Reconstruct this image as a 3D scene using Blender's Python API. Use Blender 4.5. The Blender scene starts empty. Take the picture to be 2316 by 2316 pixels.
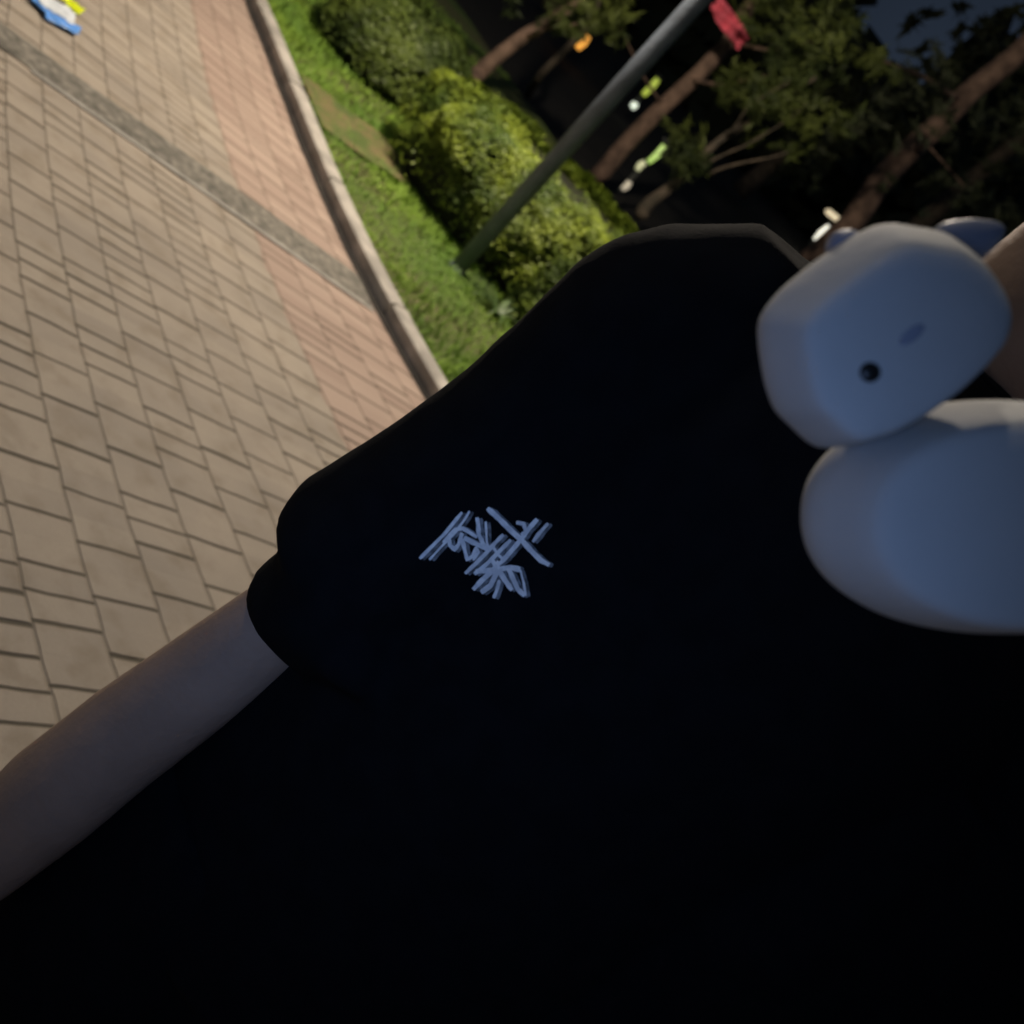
import bpy, bmesh, math, random
from mathutils import Vector, Matrix, noise
from mathutils.bvhtree import BVHTree
random.seed(7)
S = bpy.context.scene
C = S.collection
R = math.radians

# ------------------------------------------------------------------ camera
PITCH, ROLL, FOV, CAM_H = -0.381, 0.816, 0.80, 1.5
a = math.pi/2 + PITCH
ROT = Matrix.Rotation(a, 3, 'X') @ Matrix.Rotation(ROLL, 3, 'Z')
cd = bpy.data.cameras.new('camera'); cam = bpy.data.objects.new('camera', cd); C.objects.link(cam)
cd.sensor_width = 36; cd.angle = FOV; cd.clip_start = 0.02; cd.clip_end = 600
cd.dof.use_dof = True; cd.dof.focus_distance = 1.0; cd.dof.aperture_fstop = 7.6
cam.matrix_world = Matrix.Translation((0, 0, CAM_H)) @ ROT.to_4x4()
S.camera = cam
# ------------------------------------------------------------------ night sky
w = bpy.data.worlds.new('World'); S.world = w; w.use_nodes = True
wn = w.node_tree.nodes; wl = w.node_tree.links
bg = wn['Background']
tc = wn.new('ShaderNodeTexCoord'); nz = wn.new('ShaderNodeTexNoise'); nz.inputs['Scale'].default_value = 3
rp = wn.new('ShaderNodeValToRGB')
rp.color_ramp.elements[0].position = .3; rp.color_ramp.elements[0].color = (.010, .015, .025, 1)
rp.color_ramp.elements[1].position = .75; rp.color_ramp.elements[1].color = (.026, .036, .055, 1)
wl.new(tc.outputs['Generated'], nz.inputs['Vector']); wl.new(nz.outputs['Fac'], rp.inputs['Fac'])
wl.new(rp.outputs['Color'], bg.inputs['Color']); bg.inputs['Strength'].default_value = 1.0
S.view_settings.view_transform = 'Standard'; S.view_settings.look = 'None'
S.view_settings.exposure = 0; S.view_settings.gamma = 1
# light of the street lamp that stands on the lawn
LAMP = Vector((-1.50, 5.00, 2.75))
ld = bpy.data.lights.new('street_lamp_light', 'POINT'); ld.energy = 435; ld.color = (1.0, .86, .70); ld.shadow_soft_size = .09
lo = bpy.data.objects.new('street_lamp_light', ld); lo.location = LAMP; C.objects.link(lo)
LAMP2 = Vector((-2.25, 1.55, 3.55))
ld2 = bpy.data.lights.new('path_lamp_light', 'POINT'); ld2.energy = 50; ld2.color = (1.0, .88, .72); ld2.shadow_soft_size = .09
lo2 = bpy.data.objects.new('path_lamp_light', ld2); lo2.location = LAMP2; C.objects.link(lo2)
# light of the phone screen that takes the picture
pd = bpy.data.lights.new('phone_screen_light', 'AREA'); pd.shape = 'RECTANGLE'; pd.size = .07; pd.size_y = .14
pd.energy = .33; pd.color = (.29, .49, 1.0); pd.spread = R(76)
po = bpy.data.objects.new('phone_screen_light', pd); C.objects.link(po)
po.matrix_world = Matrix.Translation(Vector((0, 0, CAM_H)) + ROT @ Vector((-.05, -.05, .01))) @ (ROT @ Matrix.Rotation(R(5), 3, 'Y')).to_4x4()

# ------------------------------------------------------------------ measuring helpers (photo 2316 px square)
FPX = 1158/math.tan(FOV/2)
def ray(px, py): return ROT @ Vector(((px-1158)/FPX, -(py-1158)/FPX, -1))
def at_y(px, py, Y):
    r = ray(px, py); return Vector((0, 0, CAM_H)) + r*(Y/r.y)
def at_d(px, py, D):
    r = ray(px, py); return Vector((0, 0, CAM_H)) + r*(D/math.hypot(r.x, r.y))
def at_g(px, py, z=0):
    r = ray(px, py); return Vector((0, 0, CAM_H)) + r*((z-CAM_H)/r.z)

# ------------------------------------------------------------------ materials
def mat(name, col, rough=.6, var=0, vscale=8, bump=0, bscale=60, spec=.5, emis=None, es=1, col2=None, detail=4, sub=0):
    m = bpy.data.materials.new(name); m.use_nodes = True
    n = m.node_tree.nodes; l = m.node_tree.links; b = n['Principled BSDF']
    b.inputs['Roughness'].default_value = rough; b.inputs['Specular IOR Level'].default_value = spec
    b.inputs['Base Color'].default_value = (*col, 1)
    if col2 or var:
        c2 = col2 or tuple(c*(1-var) for c in col)
        t = n.new('ShaderNodeTexCoord'); z = n.new('ShaderNodeTexNoise'); z.inputs['Scale'].default_value = vscale; z.inputs['Detail'].default_value = detail
        r = n.new('ShaderNodeValToRGB'); r.color_ramp.elements[0].position = .38; r.color_ramp.elements[1].position = .62
        r.color_ramp.elements[0].color = (*c2, 1); r.color_ramp.elements[1].color = (*col, 1)
        l.new(t.outputs['Object'], z.inputs['Vector']); l.new(z.outputs['Fac'], r.inputs['Fac']); l.new(r.outputs['Color'], b.inputs['Base Color'])
    if bump:
        t = n.new('ShaderNodeTexCoord'); z = n.new('ShaderNodeTexNoise'); z.inputs['Scale'].default_value = bscale; z.inputs['Detail'].default_value = 5
        bu = n.new('ShaderNodeBump'); bu.inputs['Strength'].default_value = bump; bu.inputs['Distance'].default_value = .01
        l.new(t.outputs['Object'], z.inputs['Vector']); l.new(z.outputs['Fac'], bu.inputs['Height']); l.new(bu.outputs['Normal'], b.inputs['Normal'])
    if emis: b.inputs['Emission Color'].default_value = (*emis, 1); b.inputs['Emission Strength'].default_value = es
    if sub: b.inputs['Subsurface Weight'].default_value = sub; b.inputs['Subsurface Radius'].default_value = (.01, .006, .004)
    return m

# ------------------------------------------------------------------ mesh helpers
def link(name, me, m=None, parent=None, smooth=False):
    o = bpy.data.objects.new(name, me); C.objects.link(o)
    if m: me.materials.clear(); me.materials.append(m)
    if parent: o.parent = parent
    if smooth:
        for p in me.polygons: p.use_smooth = True
    return o
def obj(name, bm, m=None, parent=None, smooth=False):
    bmesh.ops.recalc_face_normals(bm, faces=bm.faces)
    me = bpy.data.meshes.new(name); bm.to_mesh(me); bm.free(); return link(name, me, m, parent, smooth)
def pyobj(name, v, f, m=None, parent=None, smooth=False):
    me = bpy.data.meshes.new(name); me.from_pydata([tuple(p) for p in v], [], f); me.update(); return link(name, me, m, parent, smooth)
def empty(name, loc, label, cat, group=None):
    o = bpy.data.objects.new(name, None); C.objects.link(o); o.location = loc; o.empty_display_size = .1
    o['label'] = label; o['category'] = cat
    if group: o['group'] = group
    return o
def tag(o, label=None, cat=None, group=None, kind=None):
    if label: o['label'] = label
    if cat: o['category'] = cat
    if group: o['group'] = group
    if kind: o['kind'] = kind
    return o
def ring_loft(bm, rings, cap=True):
    """rings: list of lists of points (same count)"""
    vs = [[bm.verts.new(p) for p in r] for r in rings]
    n = len(vs[0])
    for i in range(len(vs)-1):
        for k in range(n): bm.faces.new((vs[i][k], vs[i][(k+1) % n], vs[i+1][(k+1) % n], vs[i+1][k]))
    if cap: bm.faces.new(vs[0][::-1]); bm.faces.new(vs[-1])
def tube(bm, pts, rad, n=12, cap=True):
    pts = [Vector(p) for p in pts]; rings = []; u = None
    for i, p in enumerate(pts):
        d = (pts[min(i+1, len(pts)-1)] - pts[max(i-1, 0)]).normalized()
        if u is None:
            u = d.cross(Vector((0, 0, 1)))
            if u.length < .3: u = d.cross(Vector((1, 0, 0)))
        else: u = u - d*u.dot(d)
        u.normalize(); v = d.cross(u)
        r = rad[i] if isinstance(rad, (list, tuple)) else rad
        rings.append([p + (u*math.cos(t) + v*math.sin(t))*r for t in [2*math.pi*k/n for k in range(n)]])
    ring_loft(bm, rings, cap)
def stack(bm, rows, n=28, e=1.0):
    """rows: (cx, cy, z, rx, ry) horizontal ellipses"""
    rings = []
    for cx, cy, z, rx, ry in rows:
        rr = []
        for k in range(n):
            t = 2*math.pi*k/n; c, s = math.cos(t), math.sin(t)
            rr.append(Vector((cx + rx*math.copysign(abs(c)**e, c), cy + ry*math.copysign(abs(s)**e, s), z)))
        rings.append(rr)
    ring_loft(bm, rings)
def ellipsoid(bm, c, r, rot=None, seg=20, rings=12):
    m = Matrix.Translation(c) @ (rot.to_4x4() if rot else Matrix.Identity(4)) @ Matrix.Diagonal((*r, 1))
    bmesh.ops.create_uvsphere(bm, u_segments=seg, v_segments=rings, radius=1, matrix=m)
def box(bm, c, d, rot=None):
    m = Matrix.Translation(c) @ (rot.to_4x4() if rot else Matrix.Identity(4)) @ Matrix.Diagonal((*d, 1))
    bmesh.ops.create_cube(bm, size=1, matrix=m)
def remeshed(bm, vox, smooth_it=4, disp=0, dscale=6):
    """joins overlapping closed shapes into one continuous skin"""
    me = bpy.data.meshes.new('tmp'); bmesh.ops.recalc_face_normals(bm, faces=bm.faces); bm.to_mesh(me); bm.free()
    o = bpy.data.objects.new('tmp', me); C.objects.link(o)
    md = o.modifiers.new('r', 'REMESH'); md.mode = 'VOXEL'; md.voxel_size = vox
    sm = o.modifiers.new('s', 'SMOOTH'); sm.iterations = smooth_it; sm.factor = .5
    dg = bpy.context.evaluated_depsgraph_get(); dg.update()
    res = bpy.data.meshes.new_from_object(o.evaluated_get(dg))
    bpy.data.objects.remove(o); bpy.data.meshes.remove(me)
    if disp:
        res.update()
        nor = [v.normal.copy() for v in res.vertices]
        for v, nn in zip(res.vertices, nor):
            p = v.co
            k = noise.noise(Vector((p.x*dscale, p.y*dscale, p.z*dscale*.55))) + .4*noise.noise(p*dscale*2.3)
            v.co = p + nn*k*disp
    for p in res.polygons: p.use_smooth = True
    return res

# =================================================================== SETTING
soil = mat('soil', (.018, .015, .008), .95, var=.5, vscale=3, bump=.5)  # near-black colour stands in for the lack of light beyond the lawn
gv = []; gf = []
pyobj('ground', [(-150, -60, -.06), (150, -60, -.06), (150, 240, -.06), (-150, 240, -.06)], [(0, 1, 2, 3)], soil)
tag(bpy.data.objects['ground'], 'dark ground below and beyond the lawn', 'ground', kind='structure')

KERB = [(-9.5, 11.6), (-5.2, 8.0), (-3.6, 6.62), (-2.74, 5.86), (-2.3, 5.45), (-1.88, 5.03), (-1.62, 4.76), (-1.38, 4.51), (-1.18, 4.33), (-.99, 4.18), (-.68, 3.99), (-.2, 3.72), (.8, 3.2), (3, 2.2), (8, .2)]
def poly_at(P2, n):
    """resample a polyline to n points by arc length, lightly smoothed"""
    P2 = [Vector((p[0], p[1], 0)) for p in P2]; L = [0]
    for i in range(1, len(P2)): L.append(L[-1] + (P2[i]-P2[i-1]).length)
    out = []
    for k in range(n):
        t = L[-1]*k/(n-1); i = 0
        while i < len(L)-2 and L[i+1] < t: i += 1
        out.append(P2[i].lerp(P2[i+1], (t-L[i])/(L[i+1]-L[i])))
    for _ in range(140):
        out = [out[0]] + [(out[i-1]+out[i]*2+out[i+1])/4 for i in range(1, n-1)] + [out[-1]]
    return out
KC = poly_at(KERB, 260)
def side(i):
    d = (KC[min(i+1, len(KC)-1)] - KC[max(i-1, 0)]).normalized(); return Vector((-d.y, d.x, 0))   # towards the lawn

# ---- paving sheet (path side of the kerb)
def poly_nodes(nt, X, Y, c):
    n = nt.nodes; l = nt.links
    def M(op, a_, b_=None):
        q = n.new('ShaderNodeMath'); q.operation = op
        for i, v in enumerate((a_, b_)):
            if v is None: continue
            if isinstance(v, (int, float)): q.inputs[i].default_value = v
            else: l.new(v, q.inputs[i])
        return q.outputs[0]
    t = [c[0], M('MULTIPLY', X, c[1]), M('MULTIPLY', Y, c[2]), M('MULTIPLY', M('MULTIPLY', X, X), c[3]), M('MULTIPLY', M('MULTIPLY', X, Y), c[4]), M('MULTIPLY', M('MULTIPLY', Y, Y), c[5])]
    r = t[0]
    for k in t[1:]: r = M('ADD', k, r)
    return r
pm = bpy.data.materials.new('pavers'); pm.use_nodes = True
nt = pm.node_tree; n = nt.nodes; l = nt.links; pb = n['Principled BSDF']
def M(op, a_, b_=None, c_=None):
    q = n.new('ShaderNodeMath'); q.operation = op
    for i, v in enumerate((a_, b_, c_)):
        if v is None: continue
        if isinstance(v, (int, float)): q.inputs[i].default_value = v
        else: l.new(v, q.inputs[i])
    return q.outputs[0]
def NOI(vec, s, d=3, out='Fac'):
    q = n.new('ShaderNodeTexNoise'); q.inputs['Scale'].default_value = s; q.inputs['Detail'].default_value = d; l.new(vec, q.inputs['Vector']); return q.outputs[out]
def WN(x, y, seed=0.):
    cb = n.new('ShaderNodeCombineXYZ'); l.new(x, cb.inputs[0])
    if y is not None: l.new(y, cb.inputs[1])
    cb.inputs[2].default_value = seed
    q = n.new('ShaderNodeTexWhiteNoise'); q.noise_dimensions = '3D'; l.new(cb.outputs[0], q.inputs['Vector']); return q.outputs['Value']
def MIX(f, A, B, blend='MIX'):
    q = n.new('ShaderNodeMix'); q.data_type = 'RGBA'; q.blend_type = blend
    if isinstance(f, (int, float)): q.inputs[0].default_value = f
    else: l.new(f, q.inputs[0])
    for i, v in ((6, A), (7, B)):
        if isinstance(v, tuple): q.inputs[i].default_value = (*v, 1)
        else: l.new(v, q.inputs[i])
    return q.outputs[2]
def SM(v, e0, e1):
    q = n.new('ShaderNodeMapRange'); q.interpolation_type = 'SMOOTHSTEP'; l.new(v, q.inputs[0]); q.inputs[1].default_value = e0; q.inputs[2].default_value = e1; return q.outputs[0]
tco = n.new('ShaderNodeTexCoord'); OB = tco.outputs['Object']
sx = n.new('ShaderNodeSeparateXYZ'); l.new(OB, sx.inputs[0]); X, Y = sx.outputs[0], sx.outputs[1]
wob = NOI(OB, 9, 2)
I_ = M('ADD', poly_nodes(nt, X, Y, [-8.2534, 3.7939, 5.9252, -.9309, -.3715, -.1116]), M('MULTIPLY', M('SUBTRACT', wob, .5), .09))
J_ = M('ADD', poly_nodes(nt, X, Y, [0, -6.117, 1.836, -.454, .097, .711]), M('MULTIPLY', M('SUBTRACT', NOI(OB, 7, 2), .5), .09))
ci = M('FLOOR', I_); fi = M('SUBTRACT', I_, ci)
J2 = M('ADD', J_, M('ADD', M('MULTIPLY', ci, .5), M('MULTIPLY', WN(ci, None, 3.), .35)))
cj = M('FLOOR', J2); fj = M('SUBTRACT', J2, cj)
halfcol = M('GREATER_THAN', WN(ci, M('FLOOR', M('DIVIDE', J2, 7.)), 1.), .72)
halfone = M('GREATER_THAN', WN(ci, cj, 2.), .86)
isH = M('MAXIMUM', halfcol, halfone)
fj2 = M('FRACT', M('MULTIPLY', fj, 2.)); hj = M('FLOOR', M('MULTIPLY', fj, 2.))
fe = M('ADD', M('MULTIPLY', fj, M('SUBTRACT', 1., isH)), M('MULTIPLY', fj2, isH))
sc_ = M('SUBTRACT', 1., M('MULTIPLY', isH, .5))
dj = M('MULTIPLY', M('SUBTRACT', .5, M('ABSOLUTE', M('SUBTRACT', fe, .5))), sc_)
di = M('SUBTRACT', .5, M('ABSOLUTE', M('SUBTRACT', fi, .5)))
tid = WN(M('ADD', ci, M('MULTIPLY', hj, .37)), cj, 5.)
tid2 = WN(M('ADD', ci, M('MULTIPLY', hj, .37)), cj, 9.)
jw = M('ADD', .024, M('MULTIPLY', tid2, .036))
jr = M('SUBTRACT', 1., M('DIVIDE', dj, jw)); jr = M('MAXIMUM', M('MINIMUM', M('MULTIPLY', jr, 2.2), 1.), 0.)
jc = M('MAXIMUM', M('MINIMUM', M('MULTIPLY', M('SUBTRACT', 1., M('DIVIDE', di, .035)), 2.), 1.), 0.)
base = MIX(tid, (.40, .345, .28), (.33, .285, .235))
base = MIX(M('MULTIPLY', SM(NOI(OB, 3.5, 5), .35, .7), .6), base, (.47, .40, .32))
base = MIX(M('MULTIPLY', SM(NOI(OB, 11, 6), .46, .72), .6), base, (.27, .22, .16))
pink = M('GREATER_THAN', M('ADD', I_, M('MULTIPLY', tid, .10)), 8.0)
base = MIX(pink, base, MIX(tid, (.48, .365, .295), (.39, .285, .23)))
base = MIX(M('MULTIPLY', SM(NOI(OB, 220, 3), .35, .75), .16), base, (.2, .17, .13))
colr = MIX(M('MULTIPLY', jc, .30), base, (.10, .08, .05))
colr = MIX(M('MULTIPLY', jr, .86), colr, (.05, .04, .022))
l.new(colr, pb.inputs['Base Color']); pb.inputs['Roughness'].default_value = .72; pb.inputs['Specular IOR Level'].default_value = .3
ht = M('SUBTRACT', M('ADD', M('MULTIPLY', NOI(OB, 90, 5), .12), M('MULTIPLY', tid2, .25)), M('MAXIMUM', jr, M('MULTIPLY', jc, .8)))
bu = n.new('ShaderNodeBump'); bu.inputs['Distance'].default_value = .006; bu.inputs['Strength'].default_value = .8
l.new(ht, bu.inputs['Height']); l.new(bu.outputs['Normal'], pb.inputs['Normal'])
v = []; f = []
for i, k in enumerate(KC):
    v += [k + Vector((0, 0, 0)), k - side(i)*.0 + Vector((-14, -14, 0))*1.0]
far = [Vector((-24, 2, 0)), Vector((-24, -30, 0)), Vector((24, -30, 0)), Vector((24, -6, 0))]
bm = bmesh.new(); ring = [bm.verts.new(k) for k in KC] + [bm.verts.new(p) for p in far[::-1]]
bm.faces.new(ring); bmesh.ops.triangulate(bm, faces=bm.faces)
o = obj('path', bm, pm); tag(o, 'worn beige square paving with a pink border beside the kerb', 'path', kind='structure')
if o.data.polygons[0].normal.z < 0: o.data.flip_normals()

# ---- rough stone drain strip crossing the paving
BU = [(-3.6, 2.5), (-2.17, 3.42), (-2.01, 3.56), (-1.73, 3.74), (-1.47, 3.93), (-1.2, 4.13), (-1.04, 4.235)]
BL = [(-3.5, 2.38), (-2.06, 3.29), (-1.92, 3.40), (-1.67, 3.575), (-1.42, 3.73), (-1.13, 3.94), (-.88, 4.105)]
U = poly_at(BU, 60); Lw = poly_at(BL, 60)
sm_ = bpy.data.materials.new('granite_setts'); sm_.use_nodes = True; nt2 = sm_.node_tree; q = nt2.nodes; b2 = q['Principled BSDF']
vo = q.new('ShaderNodeTexVoronoi'); vo.inputs['Scale'].default_value = 26; t2 = q.new('ShaderNodeTexCoord'); nt2.links.new(t2.outputs['Object'], vo.inputs['Vector'])
vr = q.new('ShaderNodeValToRGB'); vr.color_ramp.elements[0].color = (.30, .275, .23, 1); vr.color_ramp.elements[1].color = (.15, .14, .115, 1); vr.color_ramp.elements[1].position = .8; vr.color_ramp.elements[0].position = .15
nt2.links.new(vo.outputs['Distance'], vr.inputs['Fac'])
n3 = q.new('ShaderNodeTexNoise'); n3.inputs['Scale'].default_value = 60; nt2.links.new(t2.outputs['Object'], n3.inputs['Vector'])
mx = q.new('ShaderNodeMix'); mx.data_type = 'RGBA'; mx.blend_type = 'MULTIPLY'; mx.inputs[0].default_value = .7
rr_ = q.new('ShaderNodeValToRGB'); rr_.color_ramp.elements[0].position = .35; rr_.color_ramp.elements[0].color = (.45, .45, .45, 1); rr_.color_ramp.elements[1].position = .6
nt2.links.new(n3.outputs['Fac'], rr_.inputs['Fac'])
nt2.links.new(vr.outputs['Color'], mx.inputs[6]); nt2.links.new(rr_.outputs['Color'], mx.inputs[7]); nt2.links.new(mx.outputs[2], b2.inputs['Base Color'])
b2.inputs['Roughness'].default_value = .85
bb = q.new('ShaderNodeBump'); bb.inputs['Strength'].default_value = .8; bb.inputs['Distance'].default_value = .006; bb.invert = True
nt2.links.new(vo.outputs['Distance'], bb.inputs['Height']); nt2.links.new(bb.outputs['Normal'], b2.inputs['Normal'])
bm = bmesh.new()
A = [[bm.verts.new(U[i].lerp(Lw[i], k/4) + Vector((0, 0, .004 + (.004 if k in (1, 2, 3) else 0)))) for k in range(5)] for i in range(60)]
for i in range(59):
    for k in range(4): bm.faces.new((A[i][k], A[i][k+1], A[i+1][k+1], A[i+1][k]))
o = obj('drain_strip', bm, sm_); tag(o, 'narrow rough grey stone strip crossing the paving towards the kerb', 'paving', kind='structure')
bm = bmesh.new()
for i in range(34, 59):
    p0, p1 = Lw[i], Lw[i+1]; d0 = (Lw[i]-U[i]).normalized()*.022; d1 = (Lw[i+1]-U[i+1]).normalized()*.022
    vs = [bm.verts.new(x + Vector((0, 0, .0045))) for x in (p0, p1, p1+d1, p0+d0)]; bm.faces.new(vs)
o = obj('drain_edging', bm, mat('edging', (.42, .40, .36), .8, var=.25, vscale=12)); tag(o, 'thin pale stone edging along the drain strip', 'paving', kind='structure')

# ---- kerb
km = mat('kerb_stone', (.55, .51, .45), .75, var=.38, vscale=7, bump=.5, bscale=40)
bm = bmesh.new(); prof = [(0, -.05), (0, .052), (.010, .060), (.072, .060), (.084, .05), (.084, -.05)]
acc = 0; seg = []; 
def kflush(seg):
    if len(seg) > 1: ring_loft(bm, seg)
for i in range(len(KC)):
    s = side(i); seg.append([KC[i] + s*x + Vector((0, 0, z)) for x, z in prof])
    if i: acc += (KC[i]-KC[i-1]).length
    if acc > .75 and i < len(KC)-1:
        kflush(seg); acc = 0; d = (KC[i+1]-KC[i]).normalized()*.013
        j = random.uniform(-.003, .003)
        seg = [[KC[i] + d + s*(x+j) + Vector((0, 0, z+j)) for x, z in prof]]
kflush(seg)
o = obj('kerb', bm, km); tag(o, 'pale stone kerb between the paving and the lawn', 'kerb', kind='structure')
shadem = mat('kerb_foot_shade', (.035, .03, .025), .95, var=.4, vscale=10)  # painted dark strip, stands in for the kerb face lying in shadow
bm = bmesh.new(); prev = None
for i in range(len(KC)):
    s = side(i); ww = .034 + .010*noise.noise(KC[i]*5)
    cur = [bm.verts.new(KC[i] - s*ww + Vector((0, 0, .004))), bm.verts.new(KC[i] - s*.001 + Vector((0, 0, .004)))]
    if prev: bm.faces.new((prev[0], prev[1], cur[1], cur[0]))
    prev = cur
o = obj('kerb_foot_shade', bm, shadem); tag(o, 'dark strip painted as shade at the foot of the kerb', 'dirt', kind='structure')

# ---- lawn
lawnm = mat('lawn_soil', (.075, .13, .018), .95, col2=(.10, .10, .035), vscale=1.6, bump=.6)
bm = bmesh.new(); prev = None
for i in range(0, len(KC), 2):
    s = side(i); row = []
    for k in range(15):
        d = .085 + (k/14)**1.6*3.2
        p = KC[i] + s*min(d, 26)
        row.append(bm.verts.new((p.x, p.y, .018 + (.03*noise.noise(p*1.3) if k else 0) + .012*min(d, 8))))
    if prev:
        for k in range(14): bm.faces.new((prev[k], prev[k+1], row[k+1], row[k]))
    prev = row
o = obj('lawn', bm, lawnm, smooth=True); tag(o, 'grassy planting bed beyond the kerb', 'lawn', kind='structure')

def kerb_side(x, y):
    best = 1e9; bi = 0
    for i in range(40, 240, 2):
        d = (KC[i].x-x)**2 + (KC[i].y-y)**2
        if d < best: best = d; bi = i
    s = side(bi); return (x-KC[bi].x)*s.x + (y-KC[bi].y)*s.y
def lawn_z(d): return .018 + .012*min(max(d, 0), 8)

grassm = mat('grass_blades', (.25, .40, .04), .7, col2=(.15, .28, .03), vscale=2.5)
v = []; f = []; cnt = 0
SOILP = at_g(765, 278, .03)
while cnt < 52000:
    if random.random() < .25: x = random.uniform(-7, -2.5); y = random.uniform(5.5, 10)
    else: x = random.uniform(-3.2, .3); y = random.uniform(3.9, 7.2)
    d = kerb_side(x, y)
    if d < .088 or d > 4.5: continue
    e = (((x-SOILP.x)*.8+(y-SOILP.y)*.6)/.46)**2 + (((y-SOILP.y)*.8-(x-SOILP.x)*.6)/.22)**2 + noise.noise(Vector((x*5, y*5, 1)))*.5
    if e < 1.0 and random.random() < .55: continue
    if noise.noise(Vector((x*2.2, y*2.2, 3))) < -.25 and random.random() < .5: continue
    h = random.uniform(.022, .058); an = random.uniform(0, 6.28); ww = .0035; z = lawn_z(d) - .01
    lx, ly = math.cos(an)*h*.55, math.sin(an)*h*.55; q = len(v)
    px_, py_ = -math.sin(an)*ww, math.cos(an)*ww
    v += [(x-px_, y-py_, z), (x+px_, y+py_, z), (x+px_*.8+lx*.4, y+py_*.8+ly*.4, z+h*.6), (x-px_*.8+lx*.4, y-py_*.8+ly*.4, z+h*.6), (x+lx, y+ly, z+h*.9)]
    f += [(q, q+1, q+2, q+3), (q+3, q+2, q+4)]; cnt += 1
o = pyobj('grass', v, f, grassm); tag(o, 'short green grass on the planting bed', 'grass', kind='stuff')

bm = bmesh.new(); rg = []
for k in range(40):
    t = 2*math.pi*k/40; u_ = .50*math.cos(t)*(1+.15*noise.noise(Vector((math.cos(t)*2, math.sin(t)*2, 4)))); w_ = .25*math.sin(t)*(1+.2*noise.noise(Vector((math.cos(t)*3, math.sin(t)*3, 7))))
    x = SOILP.x + u_*.8 - w_*.6; y = SOILP.y + u_*.6 + w_*.8
    kd = kerb_side(x, y)
    if kd < .12: x += (.12-kd)*.68; y += (.12-kd)*.74
    rg.append(bm.verts.new((x, y, lawn_z(max(kerb_side(x, y), .1)) + .024)))
bm.faces.new(rg)
o = obj('soil_patch', bm, mat('bare_soil', (.19, .15, .065), .95, col2=(.09, .13, .03), vscale=12, bump=.6)); tag(o, 'bare brown earth patch in the grass', 'soil', kind='structure')

# =================================================================== PLANTS
def leaf_quad(v, f, p, nrm, size, asp=.55, droop=None):
    t = Vector((random.gauss(0, 1), random.gauss(0, 1), random.gauss(0, 1)))
    u = droop if droop is not None else nrm.cross(t)
    if u.length < 1e-4: return
    u = u.normalized(); w_ = nrm.cross(u)
    if w_.length < 1e-4: return
    w_ = w_.normalized()*size*asp; u = u*size; q = len(v)
    v += [p-u, p+w_*.9-u*.1, p+u, p-w_*.9-u*.1]; f.append((q, q+1, q+2, q+3))
def bush(name, c, rx, ry, h, nleaf, m, corem, label, ang=0, size=.022, flat=3.0, group=None, holes=.18):
    e = empty(name, (c[0], c[1], c[2]), label, 'bush', group)
    ca, sa = math.cos(ang), math.sin(ang)
    def surf(t, ph, k=1.0):
        cp = math.cos(ph); sp = math.sin(ph)
        r = (abs(cp)**(2/flat)); z = sp**(2/flat)
        bump_ = 1 + .09*noise.noise(Vector((math.cos(t)*2.1+c[0], math.sin(t)*2.1, z*2+c[1]))) + .05*noise.noise(Vector((math.cos(t)*7+c[0], math.sin(t)*7, z*6)))
        x = rx*r*math.cos(t)*bump_*k; y = ry*r*math.sin(t)*bump_*k
        return Vector((x*ca-y*sa, x*sa+y*ca, h*z*bump_*k))
    bm = bmesh.new(); rings = []
    for i in range(9):
        ph = (math.pi/2)*(i/8.5); rings.append([surf(2*math.pi*k/26, ph, .86) for k in range(26)])
    ring_loft(bm, rings); obj('branches', bm, corem, e, True)
    v = []; f = []
    for _ in range(nleaf):
        t = random.uniform(0, 2*math.pi); ph = math.asin(random.random()**.8)
        p0 = surf(t, ph); 
        cl = noise.noise(Vector((p0.x*6+c[0]*3, p0.y*6, p0.z*7)))
        if cl < -holes and random.random() < .8: k = random.uniform(.82, .9)
        else: k = random.uniform(.87, 1.0) + max(0, cl)*.07
        p = p0*k
        nn = Vector((p0.x/rx**1.5, p0.y/ry**1.5, p0.z/h**1.5+.3)).normalized() + Vector((random.gauss(0, .33), random.gauss(0, .33), random.gauss(0, .33)))
        leaf_quad(v, f, p, nn.normalized(), size*random.uniform(.6, 1.25))
    pyobj('leaves', v, f, m, e); return e
leafy = mat('leaf_yellow_green', (.21, .27, .024), .55, col2=(.06, .10, .012), vscale=5, spec=.3)
leafd = mat('leaf_dark_green', (.10, .14, .02), .55, col2=(.045, .07, .014), vscale=4, spec=.3)
leafg = mat('leaf_mid_green', (.13, .18, .02), .55, col2=(.06, .10, .014), vscale=4, spec=.3)
core = mat('twigs', (.018, .02, .008), .9)
bush('trimmed_bush', (-.90, 5.98, .05), .93, .66, .50, 85000, leafy, core, 'large trimmed yellow-green bush behind the dark lamp pole', ang=.05, size=.012, flat=4.6)
bush('rounded_bush', (-2.28, 6.62, .06), .46, .40, .42, 20000, leafd, core, 'smaller dark green bush farther along the kerb', ang=.6, size=.016)
bush('shrub', (-3.6, 8.3, .08), .5, .4, .25, 8000, leafd, core, 'low dark shrub at the far end of the planting bed', ang=.6, size=.02)
bush('ground_cover_bush', (-.45, 5.35, .03), .30, .28, .22, 3500, leafg, core, 'tiny low bush just right of the lamp pole foot', size=.017)

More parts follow.
